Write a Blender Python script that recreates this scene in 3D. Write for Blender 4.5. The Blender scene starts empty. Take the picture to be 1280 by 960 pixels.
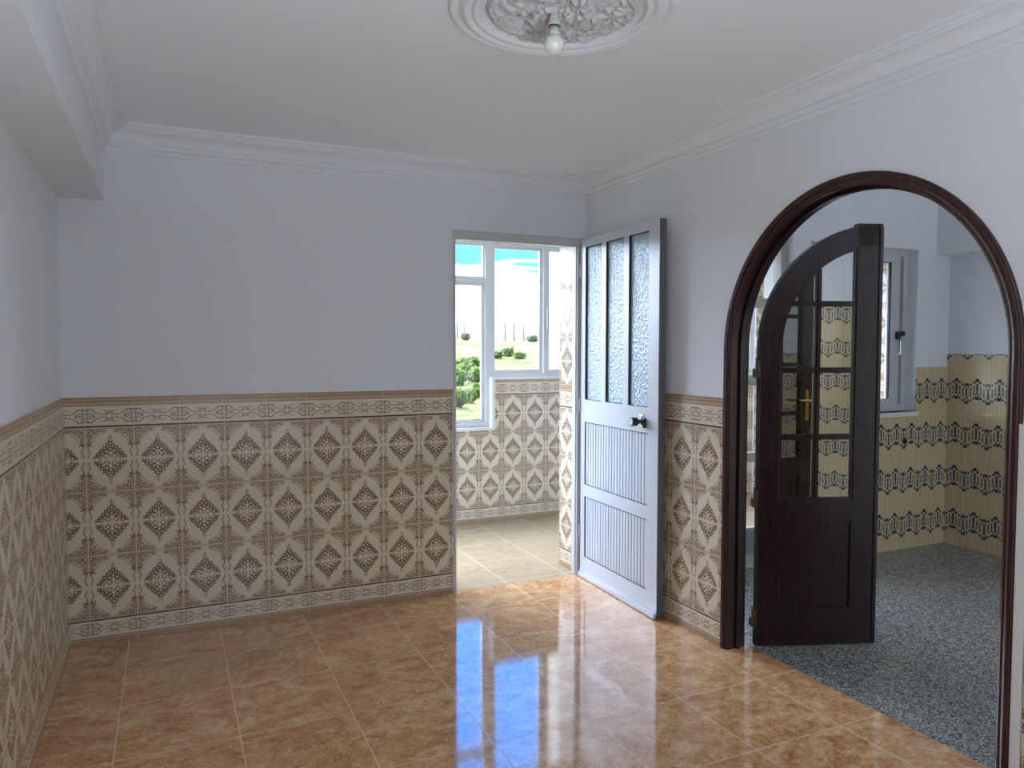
import bpy, bmesh, math, random
from mathutils import Vector, Matrix, noise
random.seed(7)
PI = math.pi
scn = bpy.context.scene
COL = scn.collection

# ------------------------------------------------------------------ shader helpers
class S:
    """a socket with arithmetic, so that patterns can be written as formulas"""
    def __init__(s, t, k): s.t, s.k = t, k
    def m(s, op, *a, clamp=False):
        n = s.t.nodes.new('ShaderNodeMath'); n.operation = op; n.use_clamp = clamp
        for i, v in enumerate((s,) + a):
            if isinstance(v, S): s.t.links.new(v.k, n.inputs[i])
            else: n.inputs[i].default_value = v
        return S(s.t, n.outputs[0])
    def __add__(s, o): return s.m('ADD', o)
    __radd__ = __add__
    def __sub__(s, o): return s.m('SUBTRACT', o)
    def __rsub__(s, o): return s.m('MULTIPLY', -1.0).m('ADD', o)
    def __mul__(s, o): return s.m('MULTIPLY', o)
    __rmul__ = __mul__
    def __truediv__(s, o): return s.m('DIVIDE', o)
    def abs(s): return s.m('ABSOLUTE')
    def frac(s): return s.m('FRACT')
    def floor(s): return s.m('FLOOR')
    def sqrt(s): return s.m('SQRT')
    def sin(s): return s.m('SINE')
    def min(s, o): return s.m('MINIMUM', o)
    def max(s, o): return s.m('MAXIMUM', o)
    def gt(s, o): return s.m('GREATER_THAN', o)
    def lt(s, o): return s.m('LESS_THAN', o)
    def step(s, a, b):
        """0 at a rising (or falling when a > b) to 1 at b"""
        return ((s - a) / (b - a)).m('ADD', 0.0, clamp=True)
    def below(s, e, aa): return s.step(e + aa, e - aa)
    def above(s, e, aa): return s.step(e - aa, e + aa)

class Mat:
    def __init__(s, name):
        s.m = bpy.data.materials.new(name); s.m.use_nodes = True
        s.t = s.m.node_tree; s.n = s.t.nodes; s.l = s.t.links
        s.b = s.n['Principled BSDF']; s.out = s.n['Material Output']
    def node(s, typ, **k):
        n = s.n.new('ShaderNode' + typ)
        for a, v in k.items(): setattr(n, a, v)
        return n
    def put(s, sock, v):
        if isinstance(v, S): s.l.new(v.k, sock)
        elif hasattr(v, 'is_output'): s.l.new(v, sock)
        elif isinstance(v, (tuple, list)) and len(v) == 3 and sock.type == 'RGBA': sock.default_value = (*v, 1)
        else: sock.default_value = v
    def set(s, **k):
        names = dict(base='Base Color', rough='Roughness', metal='Metallic', ior='IOR', coat='Coat Weight', coatr='Coat Roughness',
                     spec='Specular IOR Level', trans='Transmission Weight', normal='Normal', alpha='Alpha', emit='Emission Color', es='Emission Strength', sss='Subsurface Weight')
        for a, v in k.items(): s.put(s.b.inputs[names[a]], v)
        return s
    def uv(s):
        n = s.node('UVMap'); x = s.node('SeparateXYZ'); s.l.new(n.outputs[0], x.inputs[0])
        return S(s.t, x.outputs[0]), S(s.t, x.outputs[1])
    def pos(s):
        n = s.node('TexCoord'); return n.outputs['Object']
    def comb(s, x, y, z=0.0):
        n = s.node('CombineXYZ')
        for i, v in enumerate((x, y, z)): s.put(n.inputs[i], v)
        return n.outputs[0]
    def noise(s, vec, scale, detail=3, rough=.5, dist=0.0, out=0):
        n = s.node('TexNoise'); s.l.new(vec, n.inputs['Vector']); n.inputs['Scale'].default_value = scale
        n.inputs['Detail'].default_value = detail; n.inputs['Roughness'].default_value = rough; n.inputs['Distortion'].default_value = dist
        return S(s.t, n.outputs[out])
    def voro(s, vec, scale, feature='F1', out='Distance'):
        n = s.node('TexVoronoi', feature=feature); s.l.new(vec, n.inputs['Vector']); n.inputs['Scale'].default_value = scale
        return S(s.t, n.outputs[out])
    def vdist(s, vec, p):
        n = s.node('VectorMath', operation='DISTANCE'); s.l.new(vec, n.inputs[0]); n.inputs[1].default_value = p
        return S(s.t, n.outputs['Value'])
    def scale(s, vec, v):
        n = s.node('VectorMath', operation='MULTIPLY'); s.l.new(vec, n.inputs[0]); n.inputs[1].default_value = v
        return n.outputs[0]
    def mix(s, f, a, b):
        n = s.node('Mix', data_type='RGBA'); s.put(n.inputs[0], f); s.put(n.inputs[6], a); s.put(n.inputs[7], b)
        return n.outputs[2]
    def ramp(s, f, *stops):
        n = s.node('ValToRGB'); s.put(n.inputs[0], f); e = n.color_ramp.elements
        while len(e) < len(stops): e.new(.5)
        for q, (p, c) in zip(e, stops): q.position = p; q.color = (*c, 1)
        return n.outputs[0]
    def bump(s, h, strength=.3, dist=.01):
        n = s.node('Bump'); s.put(n.inputs['Height'], h); n.inputs['Strength'].default_value = strength; n.inputs['Distance'].default_value = dist
        s.l.new(n.outputs[0], s.b.inputs['Normal']); return s

def plain(name, c, rough=.5, vary=.06, vs=6, metal=0.0, bs=0.0, bsc=60, **k):
    m = Mat(name); f = m.noise(m.pos(), vs, 3)
    a = tuple(max(0, x * (1 - vary)) for x in c); b = tuple(min(1, x * (1 + vary)) for x in c)
    m.set(base=m.mix(f, a, b), rough=rough, metal=metal, **k)
    if bs: m.bump(m.noise(m.pos(), bsc, 4), bs, .002)
    return m.m

WALLW = plain('wall_plaster', (.745, .77, .80), .75, .02, 1.5, bs=.12, bsc=90)
CEILW = plain('ceiling_plaster', (.81, .84, .87), .8, .015, 1.2, bs=.05, bsc=80)
GYPS = plain('gypsum_moulding', (.77, .80, .825), .6, .01, 3)
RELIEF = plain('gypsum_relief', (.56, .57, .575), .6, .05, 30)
ALU = plain('white_painted_aluminium', (.58, .61, .665), .28, .015, 3, spec=.6)
ALUF = plain('frame_aluminium', (.55, .56, .56), .35, .03, 3)
ALUD = plain('grey_aluminium', (.34, .35, .36), .35, .04, 5, metal=.3)
EDGE = plain('dark_door_edge', (.13, .13, .14), .45, .05, 6)
ALUB = plain('beige_aluminium', (.50, .50, .46), .4, .03, 4)
GASK = plain('black_rubber_gasket', (.015, .015, .018), .6)
BLACK = plain('black_plastic', (.012, .012, .016), .3, spec=.6)
CHROME = plain('chrome', (.75, .76, .78), .12, .02, 8, metal=1.0)
BRASS = plain('brass', (.72, .48, .14), .25, .1, 12, metal=1.0)
BRONZE = plain('aged_bronze', (.16, .13, .07), .4, .1, 12, metal=.8)
STONE = plain('white_marble_sill', (.72, .71, .68), .3, .06, 5)
BULBG = plain('opal_bulb_glass', (.78, .79, .74), .12, .01, 5, spec=.6, coat=.5)
BULBH = plain('lamp_holder_white', (.58, .58, .55), .4, .03, 9)
CONC = plain('rough_grey_render', (.30, .30, .29), .8, .15, 8)
HOLE = plain('dark_pipe_bore', (.01, .01, .01), .8)

def wood(name, c0, c1):
    m = Mat(name); p = m.pos()
    g = m.noise(m.scale(p, (9, 9, .9)), 5, 4, .6, 1.2)
    f = m.noise(m.scale(p, (60, 60, 2)), 4, 3, .6)
    c = m.mix(g.step(.3, .75), c0, c1)
    c = m.mix(f.step(.45, .8) * .45, c, (.010, .004, .004))
    m.set(base=c, rough=.27, spec=.4, coat=.05, coatr=.18)
    return m.m
WOOD = wood('dark_mahogany', (.0125, .0045, .0048), (.030, .0100, .0090))
WOODC = wood('red_mahogany_casing', (.030, .0100, .0095), (.070, .024, .020))

def glass(name, gloss, tint=(1, 1, 1), rough=0.0, bumpy=False, refl=(.95, .97, 1)):
    """thin pane: part straight through, part mirrored"""
    m = Mat(name); m.n.remove(m.b)
    t = m.node('BsdfTransparent'); t.inputs[0].default_value = (*tint, 1)
    g = m.node('BsdfGlossy'); g.inputs['Roughness'].default_value = rough; g.inputs['Color'].default_value = (*refl, 1)
    if bumpy:
        v = m.voro(m.scale(m.pos(), (1, 1, .6)), 75, 'SMOOTH_F1')
        b = m.node('Bump'); b.inputs['Strength'].default_value = .55; b.inputs['Distance'].default_value = .004
        m.put(b.inputs['Height'], v + m.noise(m.pos(), 120, 2) * .4); m.l.new(b.outputs[0], g.inputs['Normal'])
    x = m.node('MixShader')
    lw = m.node('LayerWeight'); lw.inputs[0].default_value = .5
    f = (S(m.t, lw.outputs['Facing']).m('POWER', 5.0) * .9 + .035 + gloss).min(1.0)
    m.put(x.inputs[0], f); m.l.new(t.outputs[0], x.inputs[1]); m.l.new(g.outputs[0], x.inputs[2])
    m.l.new(x.outputs[0], m.out.inputs[0]); return m.m
CLEAR = glass('clear_window_glass', 0.0)
LEAFG = glass('dark_reflective_pane', .60, (.5, .48, .44), refl=(.70, .70, .68))

def obscure():
    m = Mat('hammered_obscure_glass')
    v = m.voro(m.scale(m.pos(), (1, 1, .6)), 100, 'F1')
    n = m.noise(m.pos(), 130, 2)
    m.set(base=(.32, .45, .56), rough=.24, spec=.6, ior=1.55)
    m.bump(v * 1.2 + n * .6, .55, .004)
    return m.m
OBSC = obscure()

# ---- the brown baroque wall tile (200 x 300 mm, with 120-145 mm borders)
def brown_tile(name, u0, w=.2, full=False, wash=0.0, rough=.16):
    m = Mat(name); u, v = m.uv()
    if full: v = v - v.gt(1.165) * 1.045
    tu = ((u - u0) / w).frac()
    X = (tu - .5).abs() * 200.0
    tv = ((v - .12) / .3).frac()
    Y = (tv - .5).abs() * 300.0
    jit = m.noise(m.comb(u, v), 70, 2)
    Xj = X + (jit - .5) * 9.0; Yj = Y + (m.noise(m.comb(v, u), 85, 2) - .5) * 9.0
    P = m.comb(Xj, Yj)
    def lines(rings, wd):
        d = None
        for cx, cy, r in rings:
            e = (m.vdist(P, (cx, cy, 0)) - r).abs() if r > 0 else m.vdist(P, (cx, cy, 0)) + (r + 2)
            d = e if d is None else d.min(e)
        return d.below(wd, 1.0)
    # central lozenge
    dia = Xj / 76.0 + Yj / 96.0
    inner = lines([(0, 74, 7), (10, 62, 7), (0, 48, 8), (23, 54, 6), (16, 40, 8), (36, 42, 7), (30, 27, 8), (49, 28, 7), (45, 12, 7), (61, 14, 6), (16, 18, 10),
                   (7, 84, -3), (17, 74, -3), (30, 62, -3.5), (42, 51, -3.5), (54, 40, -3.5), (66, 25, -3), (20, 60, -2.5), (36, 28, -3), (57, 22, -2.5), (12, 50, -3)], 2.1)
    edge = (dia - .93).abs().below(.020, .014)
    cross = Yj.below(3.5, 1.5).max((Xj * .95 - Yj * 1.0).abs().below(2.5, 1.2) * Yj.below(26, 3)).max(Xj.below(2.5, 1) * Yj.below(34, 2))
    loz = (inner * dia.below(1.08, .02)).max(edge) * (1 - cross)
    stem = Xj.below(1.5, .8) * Yj.above(92, 3) * Yj.below(114, 3)
    stem = stem.max((Xj - 7).abs().below(1.2, .8) * Yj.above(88, 3) * Yj.below(104, 3))
    ink = loz.max(stem)
    tint = dia.below(1.0, .06) * .08
    # corner frame
    ex = X / 99.0; ey = Y / 140.0
    ell = ex * ex + ey * ey
    bumpc = m.vdist(m.comb(X, Y), (0, 124, 0)).below(17, 1.5)
    corner = ell.above(.90, .02) * (1 - bumpc) * Y.above(62, 4)
    cr = lines([(88, 138, 7), (74, 140, 5), (88, 122, 6), (60, 138, 6), (76, 126, 6), (88, 106, 6), (45, 138, 5), (62, 126, 6), (88, 92, 5), (78, 108, 5), (30, 140, 5), (86, 78, 5),
                (24, 133, -3.5), (80, 88, -3), (76, 78, -4), (90, 68, -4), (50, 124, -3), (70, 110, -3), (34, 132, -3)], 1.9)
    leafc = ((X / 100.0 + Y / 150.0) - 1.58).abs().below(.055, .02) * X.above(48, 6) * Y.above(94, 6)
    ink = ink.max(cr * corner * .85).max((ell - .90).abs().below(.016, .012) * Y.above(66, 3) * (1 - bumpc) * .8)
    tint = tint.max(corner * (1 - leafc * .8) * .27)
    wav = ((X - 86) - (Y * .13).sin() * 3.5).abs().below(1.7, 1.0) * Y.below(70, 4) * Y.above(7, 2)
    wav = wav.max(((X - 92) - (Y * .13).sin() * 2.5).abs().below(1.0, .8) * Y.below(66, 4) * Y.above(12, 2) * .7)
    ink = ink.max(wav).max(m.vdist(P, (84, 72, 0)).below(4.5, 1.5)).max(m.vdist(P, (75, 66, 0)).below(3, 1.5)).max(m.vdist(P, (94, 74, 0)).below(3.5, 1.5))
    ink = ink.max(((X - 96).abs().below(.8, .6) * Y.above(60, 3)).max((Y - 146).abs().below(.9, .6)) * .6)
    body_grout = X.above(98.6, .5).max(Y.above(148.7, .5))
    # borders
    bt = (v - 1.02) * 1000.0; bb = (.12 - v) * 1190.0
    b = bt.max(bb)
    isb = b.gt(0.0)
    c = (b - 56.0).abs()
    Pb = m.comb(X + (jit - .5) * 2.5, c)
    def bl(rings, wd):
        d = None
        for cx, cy, r in rings:
            e = (m.vdist(Pb, (cx, cy, 0)) - r).abs() if r > 0 else m.vdist(Pb, (cx, cy, 0)) + (r + 2)
            d = e if d is None else d.min(e)
        return d.below(wd, 1.0)
    bk = bl([(9, 17, 6), (20, 27, -3), (32, 24, -3), (80, 0, 12), (80, 0, -4), (64, 0, -4), (60, 9, -3), (88, 28, -4), (97, 17, 7), (72, 31, -3)], 1.7)
    arc = (m.vdist(Pb, (24, 62, 0)) - 56).abs().below(1.6, 1) * X.below(66, 2) * X.above(6, 2)
    arc = arc.max((m.vdist(Pb, (88, -2, 0)) - 33).abs().below(1.6, 1) * X.above(62, 1))
    band = bk.max(arc) * c.below(42, 1)
    dark = (b - 6.5).abs().below(4.2, .8)
    thin = (b - 105).abs().below(1.9, .8)
    sc = ((tu * 16.0).frac() - .5).abs() * 20.0
    scal = (b - (120.0 + sc * .9)).abs().below(2.4, 1) * .8
    dots = ((tu * 24.0).frac() - .5).abs().below(.24, .1) * (b - 139).abs().below(4, 1) * .9
    bink = band.max(thin).max(scal).max(dots)
    btint = b.above(108, 1.5) * .72
    bgrout = X.above(98.6, .5).max(b.below(1.6, .5))
    CRM = (.68, .60, .46); TAN = (.42, .235, .115); INK = (.115, .040, .016); DRK = (.10, .022, .012); GR = (.62, .52, .42)
    inkf = ink * (1 - isb) + bink * isb
    tf = tint * (1 - isb) + btint * isb
    col = m.mix(tf, CRM, TAN)
    col = m.mix(inkf * .96, col, INK)
    col = m.mix(dark * isb, col, DRK)
    gf = body_grout * (1 - isb) + bgrout * isb
    col = m.mix(gf * .8, col, GR)
    m.set(base=col, rough=rough, spec=.5 + wash)
    m.bump(gf * -1.0 + inkf * .12 + m.noise(m.comb(u, v), 9, 1) * .5, .25, .003)
    return m.m
BT_BACK = brown_tile('brown_tile_back', .0896, .2009)
BT_LEFT = brown_tile('brown_tile_left', -.11, .2, rough=.2)
BT_RIGHT = brown_tile('brown_tile_right', -1.258)
BT_BALC = brown_tile('brown_tile_balcony', 2.889)
BT_FULL = brown_tile('brown_tile_full_height', .05, full=True)

# ---- kitchen tile with blue pill shaped bands
def blue_tile(name, u0):
    m = Mat(name); u, v = m.uv()
    t = ((u - u0) / .15).frac()
    z = (((v - .172) / .309 + .5).frac() - .5) * 309.0        # mm from a decorated joint
    cap = None; ringm = None; inn = None; lines = None
    cols = [(0.0, 1, -16), (.19, 0, -8), (.335, 0, 6), (.5, 1, 16), (.665, 0, 7), (.81, 0, -8), (1.0, 1, -16)]
    for tc, wide, off in cols:
        dx = (t - tc).abs() * 150.0
        dy = (z - off).abs()
        if wide: r1, r2, r3, h, h2, h3, cp = 15.5, 10.5, 7.5, 59.0, 42.0, 32.0, 25.0
        else: r1, r2, r3, h, h2, h3, cp = 7.0, 5.0, 3.8, 56.0, 38.0, 27.0, 8.0
        dz = (dy - h).max(0.0)
        d = (dx * dx + dz * dz).sqrt()
        ca = d.below(r1, .8) * dy.above(h - cp, .8)
        e2 = (dy - h2).max(0.0); d2 = (dx * dx + e2 * e2).sqrt(); e3 = (dy - h3).max(0.0); d3 = (dx * dx + e3 * e3).sqrt()
        rg = d2.below(r2, .8)
        ii = d3.below(r3, .6)
        ln = (dx - r1 * 1.02).abs().below(.9, .5)
        cap = ca if cap is None else cap.max(ca); ringm = rg if ringm is None else ringm.max(rg)
        inn = ii if inn is None else inn.max(ii); lines = ln if lines is None else lines.max(ln)
    n = m.noise(m.comb(u * 14, v * 1.4), 5, 2)
    YEL = (.54, .40, .19); CREAM = (.66, .55, .34); BLUE = (.020, .036, .10); LIN = (.30, .21, .10)
    stripe = ((t * 13.0).frac() - .5).abs().step(.1, .5)
    col = m.mix(stripe * .45, CREAM, YEL)
    col = m.mix(lines.max(((t * 12.0).frac() - .5).abs().below(.07, .04)) * .62, col, LIN)
    col = m.mix(cap, col, BLUE)
    col = m.mix(ringm, col, (.60, .51, .34))
    col = m.mix(inn, col, BLUE)
    g = z.abs().below(1.3, .5).max((z.abs() - 154.5).abs().below(1.2, .5)).max(t.below(.009, .003))
    col = m.mix(g * .75, col, (.62, .58, .48))
    m.set(base=col, rough=.1, spec=.6)
    m.bump(g * -1.0 + n * .15, .2, .002)
    return m.m
BL_BACK = blue_tile('blue_tile_back', 5.51)
BL_SIDE = blue_tile('blue_tile_side', -.42)
BL_FAR = blue_tile('blue_tile_far', 3.0)

# ---- floors
def floor_tile(name, cols, x0, dx, y0, dy, rough=.07, ior=1.62):
    m = Mat(name); u, v = m.uv()
    a = (u - x0) / dx; b = (v - y0) / dy
    ia = a.floor(); ib = b.floor(); fa = (a.frac() - .5).abs() * 2.0; fb = (b.frac() - .5).abs() * 2.0
    off = ia * 7.31 + ib * 3.77
    p = m.comb(u + off * 1.7, v + ib * 2.3, off)
    w1 = m.noise(m.scale(p, (1, 1.6, 1)), 5, 6, .62, 1.6)
    w2 = m.noise(m.scale(p, (1.3, 1, 1)), 16, 5, .65, 2.2)
    vein = (m.noise(p, 9, 4, .6, 2.8) - .5).abs().below(.022, .02)
    vein2 = (m.noise(m.scale(p, (1.0, 1.4, 1)), 22, 3, .6, 2.5) - .5).abs().below(.03, .025)
    c = m.ramp((w1 * .6 + w2 * .4).step(.39, .61), (0, cols[0]), (.45, cols[1]), (1, cols[2]))
    c = m.mix(vein * .55, c, cols[2]); c = m.mix(vein2 * .5, c, cols[0])
    g = fa.above(1 - .0038 / dx * .9, .002).max(fb.above(1 - .0038 / dy * .9, .002))
    c = m.mix(g, c, cols[3])
    m.set(base=c, rough=g * .35 + rough, ior=ior, spec=.5)
    m.bump(g * -1.0 + m.noise(m.comb(u, v), 5, 1) * .6, .08, .003)
    return m.m
FLOOR = floor_tile('beige_marbled_floor_tile', ((.38, .160, .058), (.59, .31, .135), (.79, .54, .31), (.70, .54, .38)), .655, .4035, -.328, .4235)
FLOORB = floor_tile('cream_balcony_floor_tile', ((.36, .27, .16), (.42, .325, .20), (.47, .385, .265), (.50, .44, .34)), 2.25, .4035, .06, .4235, .1, 1.5)
def terrazzo():
    m = Mat('grey_terrazzo'); u, v = m.uv(); p = m.comb(u, v)
    a = m.voro(p, 190, 'F1', 'Color'); s = m.node('SeparateColor'); m.l.new(a.k, s.inputs[0]); r = S(m.t, s.outputs[0])
    b = m.voro(p, 130, 'F1', 'Color'); s2 = m.node('SeparateColor'); m.l.new(b.k, s2.inputs[0]); r2 = S(m.t, s2.outputs[1])
    c = m.ramp(r, (0, (.05, .055, .06)), (.35, (.20, .20, .195)), (.7, (.36, .355, .34)), (1, (.58, .58, .56)))
    c = m.mix(r2.above(.8, .02) * .75, c, (.05, .05, .055))
    m.set(base=c, rough=.27, spec=.5)
    return m.m
TERR = terrazzo()

# ------------------------------------------------------------------ mesh helpers
def obj(name, bm, mat, parent=None, smooth=False, uv=True):
    me = bpy.data.meshes.new(name)
    bmesh.ops.recalc_face_normals(bm, faces=bm.faces)
    if uv:
        L = bm.loops.layers.uv.new('UVMap')
        for f in bm.faces:
            n = f.normal; a = max(range(3), key=lambda i: abs(n[i]))
            for lp in f.loops:
                c = lp.vert.co
                lp[L].uv = (c.y, c.z) if a == 0 else (c.x, c.z) if a == 1 else (c.x, c.y)
    bm.to_mesh(me); bm.free()
    me.materials.append(mat)
    if smooth:
        for p in me.polygons: p.use_smooth = True
    o = bpy.data.objects.new(name, me); COL.objects.link(o)
    if parent: o.parent = parent
    return o
def tag(o, label=None, cat=None, kind=None, group=None):
    if label: o['label'] = label
    if cat: o['category'] = cat
    if kind: o['kind'] = kind
    if group: o['group'] = group
    return o
def empty(name, loc, rz=0, **k):
    o = bpy.data.objects.new(name, None); COL.objects.link(o); o.location = loc; o.rotation_euler = (0, 0, rz)
    o.empty_display_size = .1
    return tag(o, **k)
def bx(bm, x0, x1, y0, y1, z0, z1, bev=0):
    t = bmesh.new(); r = bmesh.ops.create_cube(t, size=1)
    for v in t.verts: v.co = Vector(((x0 + x1) / 2 + v.co.x * (x1 - x0), (y0 + y1) / 2 + v.co.y * (y1 - y0), (z0 + z1) / 2 + v.co.z * (z1 - z0)))
    if bev: bmesh.ops.bevel(t, geom=t.edges[:], offset=bev, segments=2, affect='EDGES', profile=.6)
    join(bm, t); return bm
def join(bm, t):
    me = bpy.data.meshes.new('tmp'); t.to_mesh(me); t.free(); bm.from_mesh(me); bpy.data.meshes.remove(me)
def box(name, x0, x1, y0, y1, z0, z1, mat, parent=None, bev=0):
    return obj(name, bx(bmesh.new(), x0, x1, y0, y1, z0, z1, bev), mat, parent)
def boxes(name, lst, mat, parent=None, bev=0):
    bm = bmesh.new()
    for b in lst: bx(bm, *b, bev)
    return obj(name, bm, mat, parent)
def cyl(bm, p0, p1, r0, r1=None, seg=20, cap=True):
    r1 = r0 if r1 is None else r1
    p0, p1 = Vector(p0), Vector(p1); d = p1 - p0
    q = d.to_track_quat('Z', 'Y')
    A = [bm.verts.new(p0 + q @ Vector((r0 * math.cos(2 * PI * i / seg), r0 * math.sin(2 * PI * i / seg), 0))) for i in range(seg)]
    B = [bm.verts.new(p1 + q @ Vector((r1 * math.cos(2 * PI * i / seg), r1 * math.sin(2 * PI * i / seg), 0))) for i in range(seg)]
    for i in range(seg): bm.faces.new((A[i], A[(i + 1) % seg], B[(i + 1) % seg], B[i]))
    if cap: bm.faces.new(A[::-1]); bm.faces.new(B)
    return bm
def lathe(bm, prof, c, seg=48, axis='Z'):
    """prof: (radius, height) from c along z"""
    rows = []
    for r, h in prof:
        if r < 1e-6: rows.append([bm.verts.new((c[0], c[1], c[2] + h))])
        else: rows.append([bm.verts.new((c[0] + r * math.cos(2 * PI * i / seg), c[1] + r * math.sin(2 * PI * i / seg), c[2] + h)) for i in range(seg)])
    for a, b in zip(rows, rows[1:]):
        for i in range(seg):
            j = (i + 1) % seg
            if len(a) == 1: bm.faces.new((a[0], b[i], b[j]))
            elif len(b) == 1: bm.faces.new((a[i], a[j], b[0]))
            else: bm.faces.new((a[i], a[j], b[j], b[i]))
    return bm
def struct(o, label, cat): return tag(o, label, cat, 'structure')

# ------------------------------------------------------------------ dimensions (metres)
W = 2.771; XB = .188; ZB = 2.075; ZC = 2.42; ZT = 1.163; REAR = -4.32
KX0, KX1, KY0, KY1, KZ = 2.866, 5.51, -.42, -5.2, 2.48
AC, AZ, AR = -1.915, 1.38, .618           # arch centre y, springing height, opening radius
DX0, DX1, DZ = 1.905, 2.728, 2.05         # balcony doorway
BY0, BY1, BX0, BX1 = .24, 1.55, -.6, 6.0  # balcony

# living room shell
struct(box('floor', -.0, 2.893, REAR - .3, 0.0, -.12, 0, FLOOR), 'glossy beige brown marbled tile floor of the living room', 'floor')
struct(box('floor', BX0, BX1, 0.0, BY1 + .15, -.12, 0, FLOORB), 'cream tile floor of the balcony beyond the doorway', 'floor')
struct(box('floor', 2.893, KX1 + .2, KY1 - .2, 0.0, -.12, 0, TERR), 'grey speckled terrazzo floor of the kitchen beyond the arch', 'floor')
struct(box('ceiling', -.15, KX0 - .07, REAR - .3, BY1 + .15, ZC, ZC + .25, CEILW), 'white plaster ceiling of the living room', 'ceiling')
struct(boxes('ceiling', [(KX0 - .07, KX1 + .7, KY1 - .2, 0.0, KZ, KZ + .2), (KX0 - .07, BX1 + .15, 0.0, BY1 + .15, ZC, ZC + .26), (BX0 - .15, -.15, 0, BY1 + .15, ZC, ZC + .25)], CEILW), 'white plaster ceiling of the kitchen beyond the arch', 'ceiling')
struct(boxes('wall_back', [(-.15, DX0, 0, BY0, 0, ZC), (DX0, DX1, 0, BY0, DZ, ZC)], WALLW), 'white plaster back wall left of the balcony doorway', 'wall')
struct(box('wall_left', -.15, 0, REAR - .3, 0, 0, ZC, WALLW), 'white plaster wall on the left above brown patterned tiles', 'wall')
struct(box('wall_beam', 0, XB, REAR, 0, ZB, ZC, WALLW), 'deep white plaster beam along the top of the left wall', 'beam')
# rear wall (behind the camera) with an opening added to light the room
RX0, RX1, RZ0, RZ1 = .25, 1.65, .30, 2.2
struct(boxes('wall_rear', [(-.15, RX0, REAR - .3, REAR, 0, ZC), (RX1, W, REAR - .3, REAR, 0, ZC), (RX0, RX1, REAR - .3, REAR, 0, RZ0), (RX0, RX1, REAR - .3, REAR, RZ1, ZC)], WALLW), 'white plaster rear wall with an added light opening', 'wall')

# right wall with the arched opening
def arch_pts(R, n=48): return [(AC + R * math.cos(PI * i / n), AZ + R * math.sin(PI * i / n)) for i in range(n + 1)]
def arch_wall(R, x0, x1, ya, yb, ztop):
    bm = bmesh.new()
    bx(bm, x0, x1, AC + R, yb, 0, ztop); bx(bm, x0, x1, ya, AC - R, 0, ztop)
    P = arch_pts(R)
    for (y0, z0), (y1, z1) in zip(P, P[1:]):
        v = [bm.verts.new(c) for c in ((x0, y0, z0), (x0, y1, z1), (x0, y1, ztop), (x0, y0, ztop), (x1, y0, z0), (x1, y1, z1), (x1, y1, ztop), (x1, y0, ztop))]
        for q in ((0, 1, 2, 3), (7, 6, 5, 4), (0, 4, 5, 1), (3, 2, 6, 7)): bm.faces.new([v[i] for i in q])
    return bm
struct(obj('wall_right', arch_wall(AR + .008, W, KX0, REAR - .3, BY0, KZ + .02), WALLW), 'white plaster wall on the right pierced by the wooden arch', 'wall')

# wainscot of brown tiles
T = .009
n_trim = [0]
def trim(o, label, cat):
    n_trim[0] += 1; o.name = 'trim_%d' % n_trim[0]; o.data.name = o.name
    return tag(o, label, cat, 'structure')
trim(box('trim', 0, DX0 - .005, -T, 0, 0, ZT, BT_BACK), 'brown and cream patterned wall tiles on the back wall', 'wall tiles')
trim(box('trim', 0, T, REAR, -T, 0, ZT, BT_LEFT), 'brown and cream patterned wall tiles on the left wall', 'wall tiles')
trim(box('trim', W - T, W, -1.262, -.0, 0, ZT, BT_RIGHT), 'brown and cream patterned wall tiles between white door and arch', 'wall tiles')
trim(box('trim', W - T, W, REAR, -2.605, 0, ZT, BT_RIGHT), 'patterned wall tiles at the right edge beyond the arch', 'wall tiles')
trim(box('trim', W - .012, W, -2.603, -2.572, 0, ZT, STONE), 'pale plaster strip between right arch post and wall tiles', 'plaster strip')

# cornice, mitred round the room
def cornice(p0, p1, n, label):
    p0, p1, n = Vector(p0), Vector(p1), Vector(n); t = (p1 - p0).normalized()
    D = .12
    prof = [(0, -D), (.008, -D), (.012, -D + .004), (.014, -D + .010), (.012, -D + .016), (.010, -D + .020), (.020, -D + .024), (.026, -D + .028), (.028, -D + .034), (.026, -D + .040), (.023, -D + .044)]
    for i in range(9):
        a = PI / 2 * i / 8; prof.append((.028 + .050 * (1 - math.cos(a)), -D + .046 + .044 * math.sin(a)))
    prof += [(.080, -.022), (.086, -.024), (.092, -.022), (.093, -.014), (.100, -.013), (.106, -.012), (.110, -.008), (.112, 0), (0, 0)]
    bm = bmesh.new()
    A = [bm.verts.new((*(p0 + n * d + t * d), ZC + z)) for d, z in prof]; B = [bm.verts.new((*(p1 + n * d - t * d), ZC + z)) for d, z in prof]
    for i in range(len(prof) - 1): bm.faces.new((A[i], A[i + 1], B[i + 1], B[i]))
    bm.faces.new(A); bm.faces.new(B[::-1])
    trim(obj('trim', bm, GYPS), label, 'cornice')
cornice((XB, 0), (W, 0), (0, -1), 'white ribbed gypsum cornice over the back wall')
cornice((W, 0), (W, REAR), (-1, 0), 'white ribbed gypsum cornice over the right wall')
cornice((XB, REAR), (XB, 0), (1, 0), 'white ribbed gypsum cornice along the left beam')
cornice((W, REAR), (XB, REAR), (0, 1), 'white ribbed gypsum cornice over the rear wall')

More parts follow.
